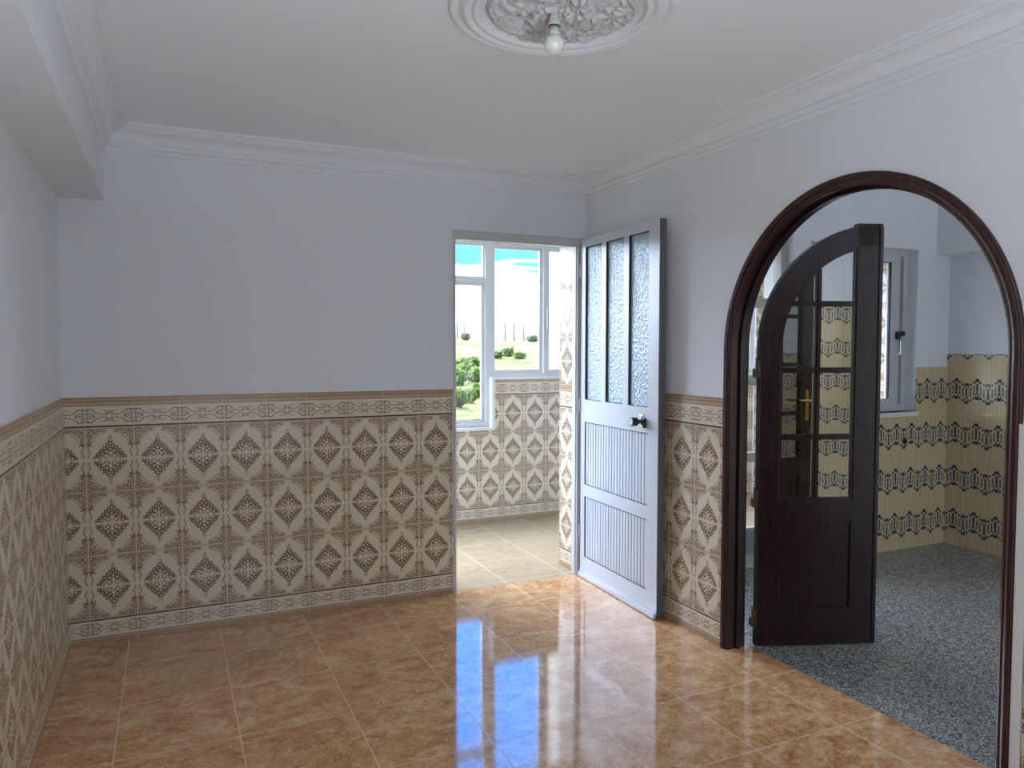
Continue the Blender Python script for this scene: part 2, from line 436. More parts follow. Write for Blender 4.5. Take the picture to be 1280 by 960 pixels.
# ------------------------------------------------------------------ arch frame
def sweep_arch(prof, x_of, n=56, foot=.0):
    """prof: (radial offset, x) ; path up the left post, round, down the right post"""
    bm = bmesh.new(); rows = []
    st = [('l', foot), ('l', AZ)] + [('a', PI * i / n) for i in range(1, n)] + [('r', AZ), ('r', foot)]
    for k, t in st:
        row = []
        for r, x in prof:
            if k == 'l': y, z = AC + r, t
            elif k == 'r': y, z = AC - r, t
            else: y, z = AC + r * math.cos(t), AZ + r * math.sin(t)
            row.append(bm.verts.new((x, y, z)))
        rows.append(row)
    m = len(prof)
    for a, b in zip(rows, rows[1:]):
        for i in range(m): bm.faces.new((a[i], a[(i + 1) % m], b[(i + 1) % m], b[i]))
    bm.faces.new(rows[0]); bm.faces.new(rows[-1][::-1])
    return bm
frame = empty('trim_arch_frame', (0, 0, 0), label='dark mahogany round arched door frame in the right wall', cat='door frame', kind='structure')
R0 = .615
o = obj('lining', sweep_arch([(R0, W - .006), (AR + .008, W - .006), (AR + .008, KX0 + .002), (R0, KX0 + .002), (R0, KX0 - .035), (R0 - .012, KX0 - .035), (R0 - .012, KX0 - .055), (R0, KX0 - .055)], None), WOOD, frame)
x = W
o = obj('casing', sweep_arch([(R0 - .002, x), (R0 - .002, x - .007), (R0 + .005, x - .010), (R0 + .011, x - .008), (R0 + .014, x - .011), (R0 + .022, x - .015), (R0 + .034, x - .015), (R0 + .038, x - .011), (R0 + .041, x - .012), (R0 + .046, x - .009), (R0 + .047, x)], None), WOODC, frame)
obj('casing', sweep_arch([(R0 + .004, KX0), (R0 + .047, KX0), (R0 + .047, KX0 + .010), (R0 + .012, KX0 + .012)], None), WOOD, frame)

# ------------------------------------------------------------------ arched leaves
LW, LC, RI = .575, 1.390, .476
def s_left(z, R=RI): return LW - math.sqrt(max(0, R * R - (z - LC) ** 2)) if z > LC else LW - R
def strip(bm, z0, z1, sl, sr, y0, y1, n=24):
    """slab between curves s = sl(z) and s = sr(z), thickness y0..y1"""
    rows = []
    for i in range(n + 1):
        z = z0 + (z1 - z0) * i / n; a, b = sl(z), sr(z); a = min(a, b)
        rows.append([bm.verts.new(c) for c in ((a, y0, z), (b, y0, z), (b, y1, z), (a, y1, z))])
    for a, b in zip(rows, rows[1:]):
        for k in range(4): bm.faces.new((a[k], a[(k + 1) % 4], b[(k + 1) % 4], b[k]))
    bm.faces.new(rows[0][::-1]); bm.faces.new(rows[-1])
def ringseg(bm, r0, r1, y0, y1, n=36):
    rows = []
    for i in range(n + 1):
        a = PI / 2 + PI / 2 * i / n
        rows.append([bm.verts.new(c) for c in ((LW + r0 * math.cos(a), y0, LC + r0 * math.sin(a)), (LW + r1 * math.cos(a), y0, LC + r1 * math.sin(a)), (LW + r1 * math.cos(a), y1, LC + r1 * math.sin(a)), (LW + r0 * math.cos(a), y1, LC + r0 * math.sin(a)))])
    for a, b in zip(rows, rows[1:]):
        for k in range(4): bm.faces.new((a[k], a[(k + 1) % 4], b[(k + 1) % 4], b[k]))
    bm.faces.new(rows[0]); bm.faces.new(rows[-1][::-1])
def make_leaf(name, loc, rz, label, flip, handle, hinges=True):
    t = empty(name, loc, rz, label=label, cat='door', kind='structure')
    Y0, Y1 = (-.019, .019)
    zb = .008
    bm = bmesh.new(); bx(bm, 0, LW - RI, Y0, Y1, zb, LC, .003); ringseg(bm, RI, LW, Y0, Y1)
    obj('arched_stile', bm, WOOD, t)
    obj('stile', bx(bmesh.new(), .455, LW - .012, Y0, Y1, zb, LC + math.sqrt(LW ** 2 - .012 ** 2) - .0, .002), WOOD, t)
    obj('meeting_bead', bx(bmesh.new(), LW - .016, LW + .002, -.024, .010, zb, LC + LW - .012, .002), WOOD, t)
    obj('rail', bx(bmesh.new(), .095, .458, Y0, Y1, zb, .175, .002), WOOD, t)
    obj('rail', bx(bmesh.new(), .095, .458, Y0, Y1, .590, .695, .002), WOOD, t)
    zr = [.70, .983, 1.292, 1.598]
    for z in zr[1:]:
        bm = bmesh.new(); strip(bm, z - .013, z + .013, lambda q: s_left(q) - .004, lambda q: .458, -.012, .012, 4)
        strip(bm, z - .006, z + .006, lambda q: s_left(q) - .004, lambda q: .458, -.017, .017, 2)
        obj('glazing_bar', bm, WOOD, t)
    zt = LC + math.sqrt(RI ** 2 - (LW - .278) ** 2)
    bm = bmesh.new(); bx(bm, .265, .291, -.012, .012, .69, zt - .005); bx(bm, .272, .284, -.017, .017, .69, zt - .005)
    obj('glazing_bar', bm, WOOD, t)
    bm = bmesh.new()       # bead round the glazed field
    ringseg(bm, RI - .008, RI + .002, -.014, .014)
    bx(bm, LW - RI - .002, LW - RI + .006, -.014, .014, .69, LC); bx(bm, .448, .457, -.014, .014, .69, LC + math.sqrt(RI ** 2 - .13 ** 2))
    bx(bm, LW - RI, .456, -.014, .014, .692, .700)
    obj('glazing_strip', bm, WOOD, t)
    # lower raised panel with its moulding
    bm = bmesh.new()
    for a in ((.098, .108, .172, .594), (.447, .457, .172, .594)): bx(bm, a[0], a[1], -.0230, .0230, a[2], a[3], .002)
    bx(bm, .098, .457, -.0230, .0230, .172, .182, .0015); bx(bm, .098, .457, -.0230, .0230, .584, .594, .0015)
    obj('panel_moulding', bm, WOOD, t)
    bm = bmesh.new(); bx(bm, .105, .45, -.013, .013, .178, .588); bx(bm, .135, .42, -.0165, .0165, .21, .556, .003)
    obj('panel', bm, WOOD, t)
    for k in range(4):
        z0 = zr[k] + (.0 if k == 0 else .012); z1 = zr[k + 1] - .012 if k < 3 else 1.862
        for s0, s1 in ((.100, .266), (.290, .449)):
            zz = z1
            if k == 3: zz = LC + math.sqrt(RI ** 2 - (LW - s1) ** 2) - .001
            bm = bmesh.new(); strip(bm, z0, zz, lambda q: max(s0, s_left(q)), lambda q: s1, -.003, .003, 14)
            obj('glass_pane', bm, LEAFG, t)
    for z in (.14, .70, 1.30) if hinges else ():
        bm = bmesh.new(); cyl(bm, (-.008, .0, z - .045), (-.008, .0, z + .045), .006); cyl(bm, (-.008, .0, z + .045), (-.008, 0, z + .053), .008, .003)
        bx(bm, -.006, .0, -.016, .016, z - .04, z + .04); bx(bm, -.019, -.010, -.012, .018, z - .04, z + .0)
        obj('hinge', bm, BRONZE, t)
    if handle:
        for sy in (-1, 1):
            bm = bmesh.new(); bx(bm, .500, .530, sy * .019 - .003, sy * .019 + .003, .93, 1.13, .002)
            cyl(bm, (.515, sy * .02, 1.06), (.515, sy * .06, 1.06), .009); cyl(bm, (.515, sy * .055, 1.06), (.40, sy * .055, 1.065), .009, .007)
            obj('handle', bm, BRASS, t)
    return t
HA = math.atan2(-.194, .538)
make_leaf('door_1', (2.905, -1.323, 0), HA, 'dark mahogany arched door leaf with eight panes standing open in the arch', False, False)
rl = make_leaf('door_2', (2.917, AC - .588, 0), -math.radians(45), 'dark mahogany arched door leaf folded behind the right arch post', True, True)

# ------------------------------------------------------------------ white aluminium door
dang = math.atan2(-.83, -.027)    # local +x runs from the hinge to the free edge
d = empty('door_3', (2.722, -.018, 0), dang, label='white aluminium door with three hammered glass strips, open against right wall', cat='door', kind='structure')
# local y > 0 is the side towards the living room?  local y axis = (-sin, cos)
DW = .832; sgn = -1    # visible face at y = 0 side given by sgn
F0, F1 = (-.0, .036)   # face y=0 is visible, body goes to +y (towards the wall)
def db(*a, bev=0): return bx(bmesh.new(), *a, bev)
bm = bmesh.new()
zb, zt = .022, 2.045
bx(bm, 0, .052, F0, F1, zb, zt); bx(bm, .734, DW - .004, F0, F1, zb, zt)            # stiles
bx(bm, .052, .734, F0, F1, 1.998, zt); bx(bm, .052, .734, F0, F1, .952, 1.086); bx(bm, .052, .734, F0, F1, .500, .572); bx(bm, .052, .734, F0, F1, zb, .128)
bx(bm, .246, .296, F0, F1, 1.086, 1.998); bx(bm, .490, .540, F0, F1, 1.086, 1.998)
obj('frame', bm, ALU, d)
obj('edge_profile', db(DW - .004, DW, F0 + .001, F1 + .004, zb, zt), EDGE, d)
bm = bmesh.new()
for a, b in ((.052, .246), (.296, .490), (.540, .734)):
    for q in ((a, a + .006, 1.086, 1.998), (b - .003, b, 1.086, 1.998), (a, b, 1.086, 1.090), (a, b, 1.994, 1.998)): bx(bm, q[0], q[1], .002, .03, q[2], q[3])
for z0, z1 in ((.128, .500), (.572, .952)):
    for q in ((.052, .057, z0, z1), (.731, .734, z0, z1), (.052, .734, z0, z0 + .003), (.052, .734, z1 - .005, z1)): bx(bm, q[0], q[1], .0025, .03, q[2], q[3])
obj('gasket', bm, GASK, d)
for a, b in ((.058, .243), (.302, .487), (.546, .731)): obj('glass_pane', db(a, b, .012, .018, 1.090, 1.994), OBSC, d)
for z0, z1 in ((.131, .495), (.575, .947)):
    bm = bmesh.new(); bx(bm, .057, .731, .014, .022, z0, z1)
    k = 22; w = (.731 - .057) / k
    for i in range(k): bx(bm, .057 + w * i + .004, .057 + w * (i + 1) - .004, .005, .0145, z0, z1, .0015)
    obj('ribbed_panel', bm, ALU, d)
bm = bmesh.new(); bx(bm, -.0, DW - .004, -.016, .0, .004, .030, .003); bx(bm, 0, DW - .004, -.006, 0, .03, .040, .002)
obj('door_sweep', bm, ALU, d)
kn = obj('lock_plate', db(.665, .695, -.006, 0, .975, 1.045, bev=.002), CHROME, d)
bm = bmesh.new(); t_ = bmesh.new(); cyl(t_, (.668, 0, 1.008), (.668, -.030, 1.008), .012, .012); cyl(t_, (.668, -.026, 1.008), (.668, -.062, 1.008), .0225, .0235, 28); join(bm, t_)
obj('knob', bm, BLACK, d)
obj('knob_cap', cyl(bmesh.new(), (.668, -.062, 1.008), (.668, -.0645, 1.008), .0215, .020, 28), CHROME, d)
bm = bmesh.new(); bx(bm, .705, .722, -.012, 0, .978, 1.03, .004); obj('keyhole_cover', bm, BLACK, d)
for z in (.28, 1.05, 1.86):
    bm = bmesh.new(); cyl(bm, (-.004, .0, z - .04), (-.004, .0, z + .04), .009, seg=14); obj('hinge', bm, ALU, d)
# door frame in the opening
fr = empty('trim_door_frame', (DX0, 0, 0), label='pale grey aluminium frame round the balcony doorway', cat='door frame', kind='structure')
bm = bmesh.new(); bx(bm, 0, .013, -.006, .05, 0, DZ - .03); obj('jamb', bm, ALUF, fr)
bm = bmesh.new(); bx(bm, DX1 - DX0 - .022, DX1 - DX0 + .0, -.004, .05, 0, DZ); bx(bm, DX1 - DX0 - .028, DX1 - DX0 - .022, .01, .05, 0, DZ); obj('jamb', bm, ALUF, fr)
bm = bmesh.new(); bx(bm, 0, DX1 - DX0, -.006, .05, DZ - .030, DZ + .0); bx(bm, .0, DX1 - DX0, .012, .05, DZ - .040, DZ - .03); bx(bm, -.004, DX1 - DX0 + .03, -.009, 0, DZ - .004, DZ + .008); obj('head', bm, ALUF, fr)
# tiled reveal right of the doorway
trim(box('trim', DX1 + .001 - T, DX1 + .03, .05, BY0 + .008, 0, DZ, BT_FULL), 'bright patterned tile reveal right of the balcony doorway', 'wall tiles')
struct(box('wall_pier', DX1, W, 0, BY0, 0, ZC, WALLW), 'white plaster pier between balcony doorway and right wall', 'wall')

# ------------------------------------------------------------------ balcony
Z1, Z2 = .765, 1.160
ZWT = 2.26; XM = 2.79
struct(boxes('wall_outer', [(BX0, XM, BY1, BY1 + .15, -3, Z1), (XM, 5.55, BY1, BY1 + .15, -3, Z2), (5.55, BX1 + .15, BY1, BY1 + .15, -3, ZWT), (BX0, BX1 + .15, BY1, BY1 + .15, ZWT, ZC)], WALLW), 'outer parapet wall of the tiled balcony under the windows', 'wall')
trim(boxes('trim', [(BX0, 2.822, BY1 - T, BY1, 0, .742), (2.822, 5.52, BY1 - T, BY1, 0, 1.146)], BT_BALC), 'patterned tiles under the balcony windows', 'wall tiles')
trim(box('trim', 5.55, BX1, BY1 - T, BY1, 0, ZC, BT_FULL), 'patterned tiles at the far end of the balcony wall', 'wall tiles')
struct(box('wall_balcony_end', BX1, BX1 + .15, -.3, BY1 + .15, 0, ZC, WALLW), 'end wall of the balcony past the kitchen', 'wall')
trim(box('trim', BX1 - T, BX1, -.17, BY1, 0, ZC, BT_FULL), 'patterned tiles on the balcony end wall seen through kitchen window', 'wall tiles')
struct(box('wall_balcony_left', BX0 - .15, BX0, 0, BY1 + .15, 0, ZC, WALLW), 'closed left end wall of the balcony', 'wall')
# sills
trim(boxes('trim', [(BX0, 2.795, BY1 - .028, BY1 + .05, .742, Z1 + .0), (2.795, 2.822, BY1 - .028, BY1 + .05, .742, 1.146), (2.795, 5.54, BY1 - .028, BY1 + .05, 1.146, Z2 + .004)], STONE), 'stepped pale marble sill under the balcony windows', 'window sill')

def window(name, label, x0, x1, z0, z1, y, lights, fr=.032, mat=ALUF, transom=None, handle=None):
    """lights: inner vertical boundaries; frame in the plane y..y+.05"""
    t = empty(name, (x0, y, z0), label=label, cat='window', kind='structure')
    Wd, H = x1 - x0, z1 - z0
    boxes('outer_frame', [(0, fr, 0, .055, 0, H), (Wd - fr, Wd, 0, .055, 0, H), (fr, Wd - fr, 0, .055, 0, fr), (fr, Wd - fr, 0, .055, H - fr, H)], mat, t)
    xs = [fr] + [l - x0 for l in lights] + [Wd - fr]
    for i, (a, b) in enumerate(zip(xs, xs[1:])):
        if i: box('mullion', a - .016, a + .016, -.006, .05, fr, H - fr, mat, t)
        off = .006 if i % 2 else .018
        A = a + (.016 if i else 0); B = b - (.016 if i < len(xs) - 2 else 0)
        segs = [(fr, H - fr)] if transom is None else [(fr, transom - z0 - .006), (transom - z0 + .026, H - fr)]
        for j, (c, e) in enumerate(segs):
            s = .026 if transom is None or j == 0 else .012
            sh = boxes('sash', [(A, A + s, off, off + .024, c, e), (B - s, B, off, off + .024, c, e), (A + s, B - s, off, off + .024, c, c + s), (A + s, B - s, off, off + .024, e - s, e)], mat, t, 0)
            box('pane', A + s, B - s, off + .010, off + .014, c + s, e - s, CLEAR, sh)
            box('glazing_strip', B - s - .002, B - s, off, off + .026, c + s, e - s, ALUD, sh)  # added grey liner, tones down the over-bright inner face of the sash
            boxes('gasket', [(A + s, B - s, off + .006, off + .018, c + s, c + s + .003)], GASK, sh)
        if transom is not None: box('transom', A, B, 0, .05, transom - z0 - .006, transom - z0 + .026, mat, t)
    return t
WY = BY1 + .02
window('window_1', 'low silled balcony window left with a transom light over it', 1.86, XM, Z1, ZWT, WY, [], transom=1.93)
window('window_2', 'second low silled balcony window further left', .92, 1.86, Z1, ZWT, WY, [], transom=1.93)
window('window_3', 'third low silled balcony window at the left end', BX0 + .02, .92, Z1, ZWT, WY, [.15], transom=1.93)
w4 = window('window_4', 'higher silled sliding balcony window seen through the doorway', XM, 5.54, Z2, ZWT, WY, [3.295, 3.87, 4.43, 5.0])
bm = bmesh.new(); bx(bm, 3.300 - XM, 3.318 - XM, -.034, -.006, .39, .56, .004); obj('latch', bm, ALUD, w4)

# ------------------------------------------------------------------ kitchen
WX0, WX1, WZ0, WZ1 = 4.17, 5.175, .958, 2.078
GX0, GX1 = 3.16, 4.02
struct(boxes('wall_kitchen_back', [(KX0, GX0, KY0, -.17, 0, KZ), (GX1, WX0, KY0, -.17, 0, KZ), (WX1, BX1, KY0, -.17, 0, KZ), (WX0, WX1, KY0, -.17, 0, WZ0), (WX0, WX1, KY0, -.17, WZ1, KZ), (GX0, GX1, KY0, -.17, 2.16, KZ)], WALLW), 'kitchen back wall with a window over blue banded tiles', 'wall')
struct(box('wall_kitchen_right', KX1, KX1 + .2, KY1, KY0, 0, KZ, WALLW), 'white kitchen wall right of the window corner', 'wall')
struct(box('wall_kitchen_beam', 5.36, KX1, KY1, KY0, 2.05, KZ, WALLW), 'white beam over the kitchen side wall', 'beam')
FX0, FX1, FZ0, FZ1 = 2.98, 3.42, 1.02, 1.75
GX2, GX3, GZ2, GZ3 = 4.1, 5.38, .06, 2.2
struct(boxes('wall_kitchen_far', [(KX0 - .13, FX0, KY1 - .2, KY1, 0, KZ), (FX1, GX2, KY1 - .2, KY1, 0, KZ), (GX3, KX1 + .2, KY1 - .2, KY1, 0, KZ), (GX2, GX3, KY1 - .2, KY1, 0, GZ2), (GX2, GX3, KY1 - .2, KY1, GZ3, KZ), (FX0, FX1, KY1 - .2, KY1, 0, FZ0), (FX0, FX1, KY1 - .2, KY1, FZ1, KZ)], WALLW), 'far kitchen wall mirrored in the door panes', 'wall')
trim(boxes('trim', [(GX1 + .0, KX1, KY0 - T, KY0, 0, WZ0 - .03), (WX1 + .0, KX1, KY0 - T, KY0, WZ0 - .03, 1.266), (GX1, WX0, KY0 - T, KY0, WZ0 - .03, 1.266)], BL_BACK), 'cream kitchen tiles with blue bands under the window', 'wall tiles')
trim(box('trim', KX1 - T, KX1, KY1, KY0, 0, 1.358, BL_SIDE), 'cream kitchen tiles with blue bands on the side wall', 'wall tiles')
trim(boxes('trim', [(FX1, GX2, KY1, KY1 + T, 0, 1.80), (GX3, KX1 - T, KY1, KY1 + T, 0, 1.80), (GX2, GX3, KY1, KY1 + T, 0, GZ2), (KX0, FX1, KY1, KY1 + T, 0, FZ0)], BL_FAR), 'cream kitchen tiles with blue bands on the far wall', 'wall tiles')
trim(box('trim', WX0 - .02, WX1 + .012, KY0 - .018, -.17, WZ0 - .03, WZ0, STONE), 'white marble sill of the kitchen window', 'window sill')
# kitchen window
kw = empty('window_5', (WX0, -.34, WZ0), label='grey aluminium kitchen window with black latch onto the tiled balcony', cat='window', kind='structure')
Wd, H = WX1 - WX0, WZ1 - WZ0
boxes('outer_frame', [(0, .03, 0, .06, 0, H), (Wd - .042, Wd, .0, .06, 0, H), (.03, Wd - .042, 0, .06, 0, .045), (.03, Wd - .042, 0, .06, H - .04, H)], ALUF, kw)
boxes('slide_track', [(Wd - .060, Wd - .042, .012, .05, .045, H - .04)], ALUD, kw)
for i, (a, b, off) in enumerate(((.03, .52, .032), (.48, Wd - .070, .004))):
    sh = boxes('sash', [(a, a + .05, off, off + .025, .045, H - .04), (b - .088, b, off, off + .025, .045, H - .04), (a + .05, b - .088, off, off + .025, .045, .09), (a + .05, b - .088, off, off + .025, H - .085, H - .04)], ALUF, kw)
    box('pane', a + .05, b - .088, off + .010, off + .014, .09, H - .085, CLEAR, sh)
    boxes('gasket', [(b - .096, b - .088, off + .004, off + .02, .09, H - .085), (a + .05, b - .088, off + .004, off + .02, H - .09, H - .085)], GASK, sh)
boxes('latch', [(Wd - .110, Wd - .078, -.022, .004, .50, .555), (Wd - .080, Wd - .035, -.018, -.002, .525, .56)], BLACK, kw, .003)
bm = bmesh.new(); cyl(bm, (Wd - .085, -.004, .485), (Wd - .085, -.024, .485), .004); cyl(bm, (Wd - .085, -.024, .49), (Wd - .085, -.024, .395), .004); cyl(bm, (Wd - .085, -.024, .40), (Wd - .105, -.012, .395), .004)
obj('pull_handle', bm, CHROME, kw)
# glazed kitchen door onto the balcony, seen in the slit beside the wooden leaf
gd = empty('door_4', (GX0, -.36, 0), label='beige aluminium glazed kitchen door glimpsed beside the wooden leaf', cat='door', kind='structure')
Gw = GX1 - GX0
boxes('frame', [(0, .045, 0, .06, 0, 2.16), (Gw - .045, Gw, 0, .06, 0, 2.16), (.045, Gw - .045, 0, .06, 2.12, 2.16), (.045, Gw - .045, 0, .06, 1.65, 1.71)], ALUB, gd)
lf = boxes('leaf', [(.045, .10, .01, .045, .01, 1.65), (Gw - .10, Gw - .045, .01, .045, .01, 1.65), (.10, Gw - .10, .01, .045, 1.16, 1.22), (.10, Gw - .10, .01, .045, .68, .74), (.10, Gw - .10, .01, .045, .01, .09), (.10, Gw - .10, .01, .045, .245, .262)], ALUB, gd)
boxes('leaf_panel', [(.10, Gw - .10, .02, .035, .09, .245)], ALUD, lf)
for z0, z1 in ((.262, .68), (.74, 1.16), (1.22, 1.65)): box('pane', .10, Gw - .10, .026, .030, z0, z1, CLEAR, lf)
box('transom_pane', .045, Gw - .045, .026, .030, 1.71, 2.12, CLEAR, gd)
# capped pipe in the kitchen tiles
pt = empty('pipe_outlet', (5.065, KY0 - T, .755), label='small black round pipe outlet in the kitchen tiles below the window', cat='pipe outlet')
bm = bmesh.new(); cyl(bm, (0, .002, 0), (0, -.010, 0), .020, .018); obj('collar', bm, BLACK, pt)
bm = bmesh.new(); cyl(bm, (0, -.010, 0), (0, -.014, 0), .012, .012); obj('bore', bm, HOLE, pt)

# ------------------------------------------------------------------ ceiling rose and bulb
MC = (1.548, -1.925)
rose = empty('ceiling_rose', (MC[0], MC[1], ZC), label='round white plaster ceiling rose with leafy relief centre', cat='ceiling rose')
prof = [(.343, 0), (.343, -.008), (.338, -.014), (.330, -.016), (.324, -.012), (.320, -.006), (.312, -.006), (.306, -.014), (.300, -.022), (.292, -.025), (.284, -.022), (.279, -.014), (.274, -.012)]
for i in range(7):
    a = PI * i / 6; prof.append((.262 + .010 * math.cos(a), -.014 - .008 * math.sin(a)))
prof += [(.250, -.008), (.236, -.006), (.232, -.004), (.230, 0)]
obj('moulded_ring', lathe(bmesh.new(), prof, (0, 0, 0), 128), GYPS, rose, True)
bm = bmesh.new(); rows = []; NR, NA = 70, 300
for i in range(NR + 1):
    r = .233 * i / NR; row = []
    for k in range(NA if i else 1):
        a = 2 * PI * k / NA; xx, yy = r * math.cos(a), r * math.sin(a)
        p = Vector((xx * 26, yy * 26, 3.1)); wv = noise.noise_vector(Vector((xx * 14, yy * 14, 1))) * .9
        dd, _ = noise.voronoi(p + wv)
        rid = 1 - abs(noise.noise(p * 1.6 + wv * 2)) * 2.2
        h = .0075 * max(0, 1 - dd[0] * 1.15) + .010 * max(0, rid - .35) + .004 * min(1, (dd[1] - dd[0]) * 2)
        f = min(1, (.233 - r) / .012) if r > .221 else 1
        row.append(bm.verts.new((xx, yy, -.002 - h * 1.7 * f)))
    rows.append(row)
for a, b in zip(rows, rows[1:]):
    for k in range(NA):
        j = (k + 1) % NA
        if len(a) == 1: bm.faces.new((a[0], b[k], b[j]))
        else: bm.faces.new((a[k], a[j], b[j], b[k]))
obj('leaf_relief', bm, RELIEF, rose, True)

lb = empty('light_bulb_fitting', (1.520, -1.928, ZC - .012), label='bare opal light bulb in a white holder under the ceiling rose', cat='light bulb')
bm = bmesh.new(); cyl(bm, (0, 0, .012), (.001, 0, -.008), .005, seg=10); cyl(bm, (.014, .004, .012), (.012, .001, -.022), .0025, seg=8); obj('wire', bm, BLACK, lb, True)
lathe_h = [(0, -.004), (.009, -.004), (.011, -.008), (.0125, -.022), (.0155, -.032), (.0185, -.040), (.0185, -.050), (0, -.050)]
obj('lamp_holder', lathe(bmesh.new(), lathe_h, (0, 0, 0), 32), BULBH, lb, True)
obj('holder_seam', lathe(bmesh.new(), [(.0165, -.0495), (.0190, -.0495), (.0190, -.052), (.0165, -.052)], (0, 0, 0), 32), BLACK, lb)
obj('bulb_neck', lathe(bmesh.new(), [(0, -.052), (.0165, -.052), (.0165, -.074), (.014, -.078), (0, -.078)], (0, 0, 0), 32), BULBH, lb, True)
pb = [(0.0135, -.072)] + [(.031 * math.sin(a), -.103 + .031 * math.cos(a)) for a in [PI * (.17 + .83 * i / 20) for i in range(21)]]
pb[-1] = (0, -.134)
obj('bulb', lathe(bmesh.new(), pb, (0, 0, 0), 40), BULBG, lb, True)

# ------------------------------------------------------------------ outdoors
CAM = Vector((.4448, -3.957, 1.3844))
def tz(dist, x=0):
    """height of the hillside at a distance from the house"""
    pts = [(0, -14), (60, -14.5), (120, -13.2), (160, -12), (210, -7.5), (260, -3.6), (330, 1.4), (400, 6.4), (440, 7.0), (520, 3), (700, -10)]
    for (a, za), (b, zb_) in zip(pts, pts[1:]):
        if dist <= b: return za + (zb_ - za) * (dist - a) / (b - a)
    return pts[-1][1]
def ground(az, dist):
    a = math.radians(az); x_, y_ = CAM.x + dist * math.sin(a), CAM.y + dist * math.cos(a)
    n = noise.noise(Vector((x_ * .02, y_ * .02, 0))) * 1.0 * min(1, dist / 200) * (0.25 if dist > 330 else 1)
    return Vector((x_, y_, tz(dist) + n - math.radians(az - 24) * dist * .035 * (1 if dist > 200 else dist / 200)))
def grassmat():
    m = Mat('dry_summer_grass'); p = m.pos()
    a = m.noise(p, .035, 6, .6); b = m.noise(p, .35, 5, .65)
    c = m.ramp((a * .5 + b * .5).step(.38, .62), (0, (.026, .042, .008)), (.35, (.062, .067, .017)), (.7, (.105, .094, .032)), (1, (.16, .135, .072)))
    m.set(base=c, rough=.95, spec=.1); return m.m
GRASS = grassmat()
bm = bmesh.new(); rows = []
for i in range(66):
    dist = 12 + 11 * i; rows.append([bm.verts.new(ground(-62 + 2.2 * k, dist)) for k in range(64)])
for a, b in zip(rows, rows[1:]):
    for k in range(63): bm.faces.new((a[k], a[k + 1], b[k + 1], b[k]))
hs = obj('hillside', bm, GRASS, None, True, uv=False)
tag(hs, 'dry yellow green hillside outside the balcony windows', 'hillside', 'structure')
def leafmat(name, c0, c1):
    m = Mat(name); a = m.noise(m.pos(), 1.6, 5, .7); m.set(base=m.mix(a.step(.35, .65), c0, c1), rough=.9, spec=.15)
    return m.m
GREEN1 = leafmat('bush_leaves', (.030, .062, .012), (.11, .165, .035)); GREEN2 = leafmat('tree_leaves', (.05, .075, .04), (.12, .155, .09))
BARK = plain('bark', (.16, .12, .08), .9); POLE = plain('weathered_pole', (.07, .07, .07), .8)
def bush(name, az, dist, r, h, label, mat, grp, cat):
    g = ground(az, dist); t = empty(name, g, label=label, cat=cat, group=grp)
    bm = bmesh.new(); bmesh.ops.create_icosphere(bm, subdivisions=5, radius=1)
    sd = random.random() * 50
    for v in bm.verts:
        n = v.co.normalized(); k = 1 + .45 * noise.noise(n * 1.9 + Vector((sd, 0, 0))) + .30 * noise.noise(n * 5 + Vector((0, sd, 0))) + .25 * noise.noise(n * 12 + Vector((sd, 0, 0)))
        v.co = Vector((n.x * k * r, n.y * k * r, h * .55 + n.z * k * h * .5))
    obj('foliage', bm, mat, t, True, uv=False)
    bm = bmesh.new(); cyl(bm, (0, 0, -.6), (0, 0, h * .5), r * .10, r * .05, 10); obj('trunk', bm, BARK, t, uv=False)
    return t
BG = 'green bushes on the slope'
for az, dist, r, h, lab in ((20.7, 165, 1.5, 4.2, 'pale green bush at the foot of the slope, leftmost in the low window'), (21.55, 172, 1.3, 3.3, 'round green bush at the foot of the slope beside the window stile'),
                       (22.0, 180, 1.3, 3.4, 'green bush at the foot of the slope partly behind the window stile'), (20.6, 202, 2.0, 4.3, 'bright green bush low on the slope at the left'),
                       (21.25, 222, 2.4, 4.0, 'wide green bush in the middle of the slope'), (21.95, 208, 2.0, 4.2, 'green bush on the slope next to the window stile'),
                       (20.8, 236, 2.6, 3.8, 'upper green bush on the slope at the left'), (21.6, 244, 3.0, 3.6, 'upper green bush on the slope, paler than the ones below'),
                       (23.6, 285, 2.2, 2.6, 'low green bush at the bottom left corner of the sliding window'), (24.45, 294, 2.2, 3.4, 'taller green bush above the sill of the sliding window'),
                       (25.3, 288, 2.3, 2.5, 'low green bush above the sill right of the taller one')):
    bush('bush', az, dist, r, h, lab, GREEN1, BG, 'bush')
bush('tree', 21.17, 392, 2.6, 3.6, 'small round tree on the ridge beside the left mast', GREEN2, 'trees on the ridge', 'tree')
bush('tree', 26.35, 400, 3.2, 3.4, 'small round tree on the ridge right of the masts', GREEN2, 'trees on the ridge', 'tree')
for az, hh, lab in ((20.55, 9.0, 'leftmost thin mast on the ridge in the low window'), (21.13, 9.4, 'thin mast rising beside the round ridge tree'), (24.22, 9.6, 'left mast of three on the ridge in the sliding window'),
               (24.92, 10.2, 'middle mast of three on the ridge in the sliding window'), (25.66, 9.4, 'right mast of three on the ridge in the sliding window')):
    g = ground(az, 412); t = empty('mast', g, label=lab, cat='mast', group='thin masts on the ridge')
    bm = bmesh.new(); cyl(bm, (0, 0, -1), (0, 0, hh), .46, .34, 10); obj('pole', bm, POLE, t, uv=False)
    bm = bmesh.new(); bx(bm, -.5, .5, -.14, .14, hh - .35, hh - .05); obj('crossarm', bm, POLE, t, uv=False)
